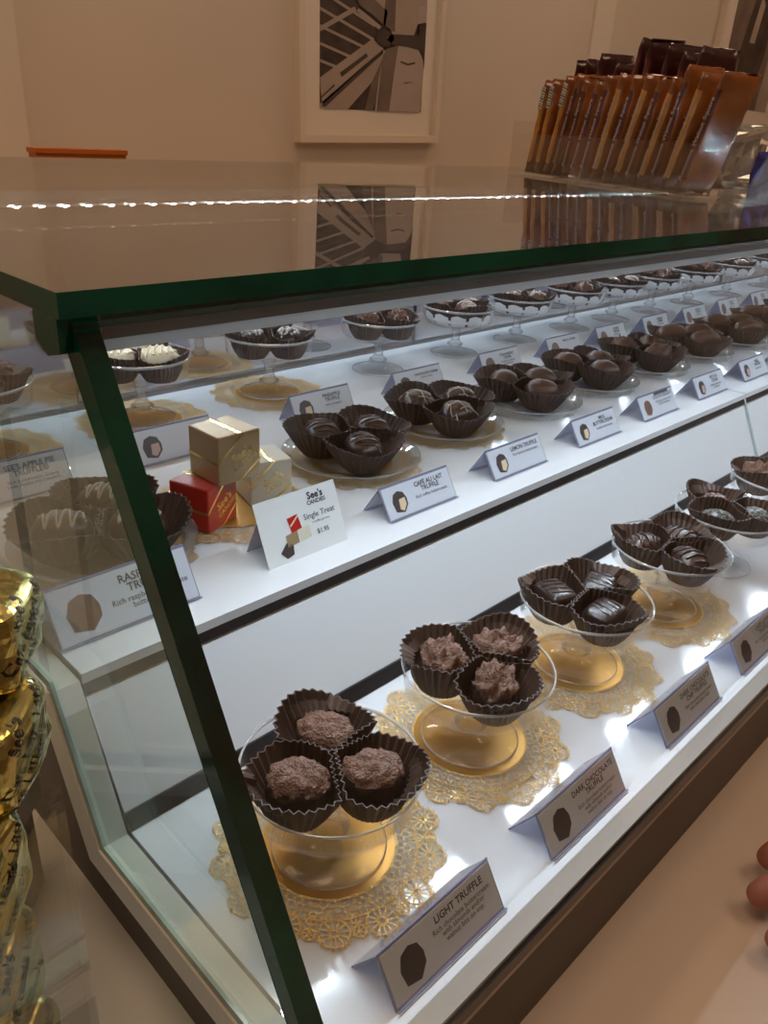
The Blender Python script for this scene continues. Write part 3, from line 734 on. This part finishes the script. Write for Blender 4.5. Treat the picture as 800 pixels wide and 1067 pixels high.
# tray slats
for k2 in range(6): 
    y = -150+k2*82
    shp([(85, y+60), (85, y+75), (340, y+215-10*k2), (340, y+198-10*k2)] if k2 < 3 else [(85, y+60), (85, y+75), (85+330-45*(k2-2), y+205-22*(k2-2)), (85+330-45*(k2-2), y+190-22*(k2-2))], 2, 2)
shp([(85, 190), (85, 165), (240, 50), (250, 70)], 2, 3)
shp([(250, 70), (260, 55), (375, 130), (360, 145)], 2, 3)
shp([(85, 440), (85, 410), (330, 195), (385, 235), (385, 260), (110, 555), (95, 540)], 2, 3)
shp([(85, 540), (85, 565), (215, 565), (400, 330), (400, 255), (385, 240)], 2, 3)
shp([(90, 552), (110, 555), (385, 262), (372, 255)], 0, 4)
shp([(88, 505), (88, 515), (155, 445), (148, 440)], 0, 4); shp([(175, 380), (185, 400), (310, 285), (300, 270)], 0, 4)
shp([(300, 565), (340, 565), (400, 330), (400, 250), (330, 420)], 1, 4)
# person: torso, sleeve, arm, hand, apron
shp([(330, 0), (300, -200), (380, -360), (520, -400), (605, -300), (605, 40), (560, 90), (540, 160), (430, 165), (390, 60)], 2, 5)
shp([(380, 120), (390, -60), (440, -60), (440, 150)], 1, 6)
shp([(250, 0), (300, -20), (400, 50), (390, 125), (330, 80), (260, 40)], 1, 6)
shp([(560, 0), (605, -10), (605, 75), (562, 92)], 3, 7)
shp([(455, 215), (560, 205), (590, 260), (605, 300), (596, 565), (350, 565), (365, 400), (385, 250)], 3, 6)
shp([(360, 565), (378, 300), (395, 240), (460, 215), (440, 400), (425, 565)], 1, 7)
shp([(475, 300), (515, 312), (555, 300), (552, 292), (515, 303), (474, 292)], 0, 8)
shp([(500, 412), (545, 402), (545, 398), (500, 405)], 1, 8)
shp([(570, 95), (605, 78), (605, 330), (590, 240), (575, 225), (500, 215), (430, 215), (400, 190), (420, 160), (500, 155), (565, 150)], 4, 8)
shp([(345, 180), (365, 150), (420, 150), (440, 180), (410, 225), (370, 225), (350, 210)], 4, 8)
# head
shp([(430, -370), (420, -430), (500, -440), (520, -390), (490, -350)], 4, 8)
put('photograph', m.mesh('photograph', ['ph_dark', 'ph_mid', 'ph_light', 'ph_apron', 'ph_skin']), (0, 0, 0), parent=fr)

f2 = thing('framed_photograph', 'white framed photograph at the upper right, mostly hidden behind candy bars', 'picture', (11.0, YW, 1.15), rot=(0, 0, 0))
m = MB(); fw, fh = 2.06, 2.4
for q in ((-fw/2, -fw/2+b_, 0, fh), (fw/2-b_, fw/2, 0, fh), (-fw/2+b_, fw/2-b_, 0, b_), (-fw/2+b_, fw/2-b_, fh-b_, fh)): m.box(q[0], q[1], -.075, 0, q[2], q[3])
put('frame', m.mesh('frame', 'frame'), (0, 0, 0), parent=f2)
put('mat_board', MB().box(-fw/2+b_, fw/2-b_, -.035, 0, b_, fh-b_).mesh('mat_board', 'mat_board'), (0, 0, 0), parent=f2)
m = MB()
m.add([(-.72, -.037, .3), (.75, -.037, .3), (.75, -.037, 2.1), (-.72, -.037, 2.1)], [(0, 1, 2, 3)], 1)
m.add([(-.30, -.0385, .3), (.10, -.0385, .3), (.32, -.0385, .9), (.28, -.0385, 1.5), (0, -.0385, 1.75), (-.25, -.0385, 1.5), (-.40, -.0385, .9)], [tuple(range(7))], 0)
m.add([(-.20, -.040, 1.0), (-.05, -.040, 1.0), (.02, -.040, 1.4), (-.1, -.040, 1.5)], [tuple(range(4))], 2)
m.add([(.40, -.0385, .3), (.75, -.0385, .3), (.75, -.0385, 1.6), (.5, -.0385, 1.3)], [tuple(range(4))], 2)
put('photograph', m.mesh('photograph', ['ph_dark', 'ph_mid', 'ph_light']), (0, 0, 0), parent=f2)

# orange box on the back counter behind the glass
bc = thing('back_counter', 'low counter along the back wall behind the display case', 'counter', (4, 4.2, FZ))
cpart(bc, 'body', MB().box(.9, 9, 3.75, 4.66, FZ, .35), 'counter_top')
ob = thing('orange_box', 'flat orange box standing behind the top glass near wall corner', 'box', (1.83, 3.92, .35))
put('body', MB().box(-.20, .23, -.12, -.04, 0, .455).mesh('body', 'orange'), (0, 0, 0), parent=ob)
put('lid', MB().box(-.206, .237, -.127, -.033, .455, .475).mesh('lid', 'orange'), (0, 0, 0), parent=ob)

# ================================================================== CANDY BARS ON TOP OF THE GLASS
TZ = .8385
rowd = Vector((-.41, -.91, 0)).normalized()      # from the far end towards the customer
wid = Vector((.91, -.41, 0)).normalized()
A0 = Vector((3.30, 2.36, TZ+.012))
rk = thing('acrylic_rack', 'clear acrylic rack holding the upright candy bars on the glass top', 'rack', tuple(A0-Vector((0, 0, .012))))
rang = math.atan2(rowd.y, rowd.x)
# local frame of rack: x along the row, y = away from the viewer side
Lr = 1.17
m = MB(); m.box(-.08, Lr, -.06, .42, 0, .011); put('floor_plate', m.mesh('floor_plate', 'acrylic'), (0, 0, 0), rang, rk)
m = MB(); m.box(-.08, -.072, -.06, .42, .011, .22); put('end_wall', m.mesh('end_wall', 'acrylic'), (0, 0, 0), rang, rk)
m = MB(); m.box(-.072, Lr, -.06, -.052, .011, .17); put('side_wall', m.mesh('side_wall', 'acrylic'), (0, 0, 0), rang, rk)
m = MB(); m.box(Lr-.008, Lr, -.06, .42, .011, .15); put('end_wall', m.mesh('end_wall', 'acrylic'), (0, 0, 0), rang, rk)
def bar_mesh(seed, main, Lb=.40, wb=.15, tb=.042):
    """flow-wrapped candy bar standing on its end: crimped ends, puffy middle"""
    rnd = random.Random(seed); m = MB(); rows = 16; cols = 10; vs = []; fs = []
    for j in range(rows+1):
        t = j/rows; z = Lb*t
        e = min(t, 1-t)/.13; e = max(.06, min(1, e)); e = e**.6
        for i in range(2*cols):
            a = 2*math.pi*i/(2*cols)
            x = wb/2*math.copysign(abs(math.cos(a))**.6, math.cos(a))*(1+.05*(1-e)); y = tb/2*e*math.copysign(abs(math.sin(a))**.7, math.sin(a))
            y += .006*noise.noise(Vector((x*30+seed*9, z*30, a)))*(1 if e > .3 else 2.2)+(.006*math.sin(x*160) if e < .3 else 0)
            x += .004*noise.noise(Vector((z*25+seed*4, a, 2)))
            zz = z+(.004*(i % 2) if j in (0, rows) else 0)
            vs.append((x, y, max(0, zz)))
    n = 2*cols
    for j in range(rows):
        for i in range(n): fs.append((j*n+i, j*n+(i+1) % n, (j+1)*n+(i+1) % n, (j+1)*n+i))
    fs += [tuple(range(n))[::-1], tuple(range(rows*n, rows*n+n))]
    mis = [0]*len(fs)
    for j in range(2, rows-2):
        for i in range(n):
            a = 2*math.pi*(i+.5)/n
            if abs(math.sin(a)) < .55 and math.cos(a) < 0: mis[j*n+i] = 1
    m.add(vs, fs, mis, True); return m
NB = 15
for i in range(NB):
    f = i/(NB-1); p = A0+rowd*(.02+1.04*f)
    rnd = random.Random(i+3)
    hgt = .385+rnd.uniform(-.02, .02)
    lab = ('leftmost' if i == 0 else 'rightmost' if i == NB-1 else ORD[i] if i < 13 else 'fourteenth')
    b = thing('candy_bar', f'amber wrapped candy bar, {lab} in the front row of the rack on top' if i in (0, NB-1) else f'amber wrapped candy bar, {lab} from the left in the rack front row', 'candy bar', tuple(p), group='amber candy bars in the rack')
    # orientation: local x = across (wid), local y = along row; lean towards the customer
    lean = R_(12+rnd.uniform(-1.5, 3)+4*f)
    Mx = Matrix((wid, -rowd, Vector((0, 0, 1)))).transposed().to_4x4()   # columns: x->wid, y->-row, z->up
    q = (Mx @ Matrix.Rotation(lean, 4, 'X')).to_euler(); b.rotation_euler = q
    b.location = W(*(p+wid*(.05+rnd.uniform(-.006, .006))))
    o = put('wrapper', bar_mesh(i, 'amber', Lb=hgt).mesh('wrapper', ['wrap_amber', 'wrap_orange' if i in (0, 1, 2, 7, 9, 11, 13) else 'wrap_maroon']), (0, 0, 0), parent=b)
    pm = MB()
    Ts = Matrix.Translation((-.0775, .0, hgt*.5)) @ Matrix.Rotation(-math.pi/2, 4, 'Z') @ Matrix.Rotation(math.pi/2, 4, 'X')
    if i < 3:
        for k2 in range(9):
            y0 = hgt*.28+k2*.010; ww = (.003, .005, .002)[k2 % 3]
            pm.add([Ts @ Vector((a, bb, 0)) for a, bb in ((-.014, y0-.03), (.014, y0-.03), (.014, y0-.03+ww), (-.014, y0-.03+ww))], [(0, 1, 2, 3)], 1)
        pm.add([Ts @ Vector((a, bb, -.0006)) for a, bb in ((-.016, hgt*.20), (.016, hgt*.20), (.016, hgt*.44), (-.016, hgt*.44))], [(0, 1, 2, 3)], 0)
        put('barcode', pm.mesh('barcode', ['barcode', 'ink']), (0, 0, 0), parent=b)
    else:
        Tt = Ts @ Matrix.Rotation(math.pi/2, 4, 'Z')
        add_text(pm, 'Awesome Walnut Square', .026, Tt @ Matrix.Translation((-.015, -.008, .0005)), 0, .01)
        put('lettering', pm.mesh('lettering', ['wrap_print']), (0, 0, 0), parent=b)
        fm = MB(); Tg = Matrix.Translation((0, -.0225, hgt*.5)) @ Matrix.Rotation(math.pi/2, 4, 'X')
# dark bars in the rear row, standing higher
for i in range(9):
    f = i/8; p = A0+rowd*(-.02+.80*f)+wid*.235
    rnd = random.Random(i+40); hgt = .47+rnd.uniform(-.03, .03)+(.06 if i in (4, 5) else 0)
    b = thing('candy_bar', f'dark maroon wrapped candy bar, {ORD[i]} from the left in the rear row', 'candy bar', tuple(p), group='dark candy bars behind the amber ones')
    lean = R_(9+rnd.uniform(-3, 4)); Mx = Matrix((wid, -rowd, Vector((0, 0, 1)))).transposed().to_4x4()
    b.rotation_euler = (Mx @ Matrix.Rotation(lean, 4, 'X') @ Matrix.Rotation(R_(rnd.uniform(-2, 2)), 4, 'Y')).to_euler()
    put('wrapper', bar_mesh(i+50, 'dark', Lb=hgt, wb=.17).mesh('wrapper', ['wrap_dark', 'wrap_maroon' if i % 3 else 'wrap_dark']), (0, 0, 0), parent=b)
# tall clear package with words at the end of the rack, blue foil sweets and a clear bag behind the price stand
p = Vector((3.02, 1.05, TZ))
sgn = thing('price_stand', 'clear acrylic price sign stand beside the candy bar rack', 'sign holder', (2.60, 1.00, TZ), .12)
m = MB(); sw = .42; Tf = Matrix.Translation((0, -.06, 0)) @ Matrix.Rotation(math.pi/2-R_(22), 4, 'X'); 
m.box(0, sw, 0, .17, -.006, 0, 0, Tf); m.box(0, sw, 0, .006, -.08, -.006, 0, Tf)
m.box(0, sw, 0, .17, 0, .006, 0, Matrix.Translation((0, .075, 0)) @ Matrix.Rotation(math.pi/2+R_(22), 4, 'X')); put('holder', m.mesh('holder', 'acrylic'), (0, 0, 0), parent=sgn)
put('card', MB().box(.02, sw-.01, .02, .155, .0005, .002, 0, Tf).mesh('card', 'mat_board'), (0, 0, 0), parent=sgn)
m = MB()
for tx, a, b2, s_ in (('AWESOME\nNUT BARS', .11, .125, .014), ('CHOCOLATE\nBARS', .28, .125, .014), ('$1.95', .11, .05, .016), ('$1.95', .28, .05, .016)):
    add_text(m, tx, s_, Tf @ Matrix.Translation((a, b2, .0025)), 0)
put('print', m.mesh('print', ['ink_milk']), (0, 0, 0), parent=sgn)
def foil(mb, a, b, h, seed, amp=.12, n=20, nv=12, mi=0, crumple=0):
    vs = []; fs = []
    for j in range(nv+1):
        ph = -math.pi/2+math.pi*j/nv
        for i in range(n):
            th = 2*math.pi*i/n; sg = lambda v, e: math.copysign(abs(v)**e, v)
            x = a*sg(math.cos(ph), .22)*sg(math.cos(th), .3); y = b*sg(math.cos(ph), .22)*sg(math.sin(th), .3); z = h*(.5+.5*sg(math.sin(ph), .5))
            q = 1+amp*noise.noise(Vector((x/a*2.2+seed*3.1, y/b*2.2, z/h*3)))
            if crumple:
                c1 = noise.cell(Vector((x*60+seed, y*60, z*45))); r1 = 1-abs(noise.noise(Vector((x*32+seed*7, y*32, z*26))))*2
                r2 = 1-abs(noise.noise(Vector((x*75+seed*3, y*75, z*60))))*2
                q += crumple*(.13*(r1-.6)+.07*(r2-.6))
            vs.append((x*q, y*q, z))
    for j in range(nv):
        for i in range(n): fs.append((j*n+i, j*n+(i+1) % n, (j+1)*n+(i+1) % n, (j+1)*n+i))
    mb.add(vs, fs, mi, False); return mb
for i in range(3):
    tag(put('foil_sweet', foil(MB(), .05, .04, .16, i, .2).mesh('foil_sweet', 'wrap_blue'), (3.42+.12*i, 1.34-.03*i, TZ), .4), ('dark blue foil wrapped sweet nearest to the rack of bars', 'dark blue foil wrapped sweet between two other blue ones', 'dark blue foil wrapped sweet at the right edge of photo')[i], 'candy', 'blue foil sweets')
tag(put('cellophane_bag', foil(MB(), .16, .10, .26, 7, .35, 28, 16).mesh('cellophane_bag', 'cellophane'), (3.85, 1.55, TZ)), 'crumpled clear cellophane bag behind the blue foil sweets', 'bag')

# ================================================================== GOLD FOIL CANDIES IN AN ACRYLIC BIN (left foreground)
bn = thing('acrylic_bin', 'tall clear acrylic bin holding gold foil candies at the left', 'bin', (.042, .562, LX))
bT = Matrix.Rotation(R_(-45), 4, 'Z'); bw, bd, bh = .112, .10, .735
m = MB(); e = .006
m.box(-bw, bw, -bd, bd, 0, .008, 0, bT)
for q in ((-bw, bw, -bd, -bd+e), (-bw, bw, bd-e, bd), (-bw, -bw+e, -bd+e, bd-e), (bw-e, bw, -bd+e, bd-e)): m.box(q[0], q[1], q[2], q[3], .008, bh, 0, bT)
put('bin_wall', m.mesh('bin_wall', 'acrylic'), (0, 0, 0), parent=bn)
def lolly(x, y, z, yaw, tiltx, tilty, seed, label, a=.056, b=.046, h=.105):
    t = thing('foil_candy', label, 'candy', (x, y, z), group='gold foil candies', rot=(tiltx, tilty, yaw))
    rnd = random.Random(seed); m = MB()
    foil(m, a, b, h, seed, .06, 44, 24, crumple=.28)
    put('wrapper', m.mesh('wrapper', 'foil_gold'), (0, 0, 0), parent=t)
    p = MB(); bvh = BVHTree.FromPolygons([Vector(q) for q in m.v], m.f)
    for face in range(4):
        Rz = Matrix.Rotation(face*math.pi/2, 4, 'Z'); half = (a if face % 2 == 0 else b)
        for (u, v, w_) in ((-.45, .20, 'Café Latte'), (.4, .38, 'See\'s'), (-.45, .52, 'Café Latte'), (.3, .74, 'Café Latte'), (-.5, .84, 'See\'s')):
            T = Rz @ Matrix.Translation((u*half*.8, 0, v*h)) @ Matrix.Rotation(math.pi/2, 4, 'X') @ Matrix.Rotation(R_(40), 4, 'Z')
            vs, fs = text_polys(w_, .0150, .012); out = []
            dr = Rz @ Vector((0, 1, 0))
            for q in vs:
                q0 = T @ Vector(q)-dr*.2; hit = bvh.ray_cast(q0, dr)
                out.append(hit[0]-dr*.0012 if hit[0] else None)
            ok = [f for f in fs if all(out[i] is not None for i in f) and max((out[i]-out[f[0]]).length for i in f) < .02]
            p.add([o_ if o_ is not None else Vector((0, 0, .01)) for o_ in out], ok)
    put('lettering', p.mesh('lettering', 'foil_ink'), (0, 0, 0), parent=t)
    return t
lolly(.128, .568, .500, R_(-45), R_(5), R_(3), 1, 'dark gold foil candy printed Café Latte sticking out of the bin', h=.086)
lolly(.142, .594, .588, R_(-38), R_(-4), R_(5), 2, 'bright crumpled gold foil candy printed Café Latte topmost in the bin', h=.075)
lolly(.078, .528, .395, R_(-44), 0, R_(3), 3, 'gold foil candy in the bin just below the dark one', h=.110)
lolly(.078, .528, .275, R_(-44), 0, 0, 4, 'gold foil candy low in the clear bin at photo left', h=.115)
lolly(.078, .528, .150, R_(-44), 0, 0, 5, 'gold foil candy deep in the clear bin', h=.12)
lolly(.078, .528, .020, R_(-44), 0, 0, 6, 'gold foil candy third from the bottom of the bin', h=.125)
lolly(.078, .528, -.110, R_(-44), 0, 0, 7, 'gold foil candy second from the bottom of the bin', h=.125)
lolly(.078, .528, LX+.010, R_(-44), 0, 0, 8, 'gold foil candy at the very bottom of the bin', h=.15)

# ================================================================== HAND RESTING ON THE COUNTER (right edge)
hd = thing('person_hand', 'fingertips of a bare hand resting on the tan counter at right', 'hand', (1.305, .055, LX))
def skin_obj(name, verts, edges, radii, matn, parent):
    me = bpy.data.meshes.new(name); me.from_pydata([(a*S, b*S, c_*S) for a, b, c_ in verts], edges, []); me.materials.append(MATS[matn])
    o = bpy.data.objects.new(name, me); COL.objects.link(o); o.parent = parent
    sk = o.modifiers.new('skin', 'SKIN'); sk.use_smooth_shade = True
    for i, r in enumerate(radii): me.skin_vertices[0].data[i].radius = (r*S, r*S)
    me.skin_vertices[0].data[0].use_root = True
    o.modifiers.new('sub', 'SUBSURF').levels = 2; o.modifiers['sub'].render_levels = 2
    return o
# local frame: u = direction from palm to fingertips (image left), v = across the hand (towards the case)
u = Vector((-.71, .70, 0)).normalized(); v = Vector((.70, .71, 0)).normalized()
def hp(a, b, z): q = u*a+v*b; return (q.x, q.y, z)
V = [hp(-.16, 0, .10)]; Ed = []; Rd = [.060]      # palm centre
def chain(start, pts, rads):
    prev = start
    for p_, r in zip(pts, rads): V.append(hp(*p_)); Rd.append(r); Ed.append((prev, len(V)-1)); prev = len(V)-1
    return prev
chain(0, [(-.30, 0, .115), (-.44, 0, .12), (-.75, -.02, .16), (-1.1, -.05, .22)], [.058, .055, .072, .085])
for b, tip, sc_ in ((-.125, -.012, .92), (-.045, .014, 1.0), (.042, .010, .98), (.122, -.03, .85)):
    chain(0, [(-.06, b*.8, .105), (-.005+tip*.3, b, .110), (.075*sc_+tip, b*1.05, .092), (.118*sc_+tip, b*1.06, .055), (.128*sc_+tip, b*1.06, .030)], [.036, .030, .028, .027, .023])
chain(0, [(-.17, -.085, .085), (-.10, -.125, .06), (-.04, -.150, .035)], [.036, .031, .026])
skin_obj('hand', V, Ed, Rd, 'skin', hd)
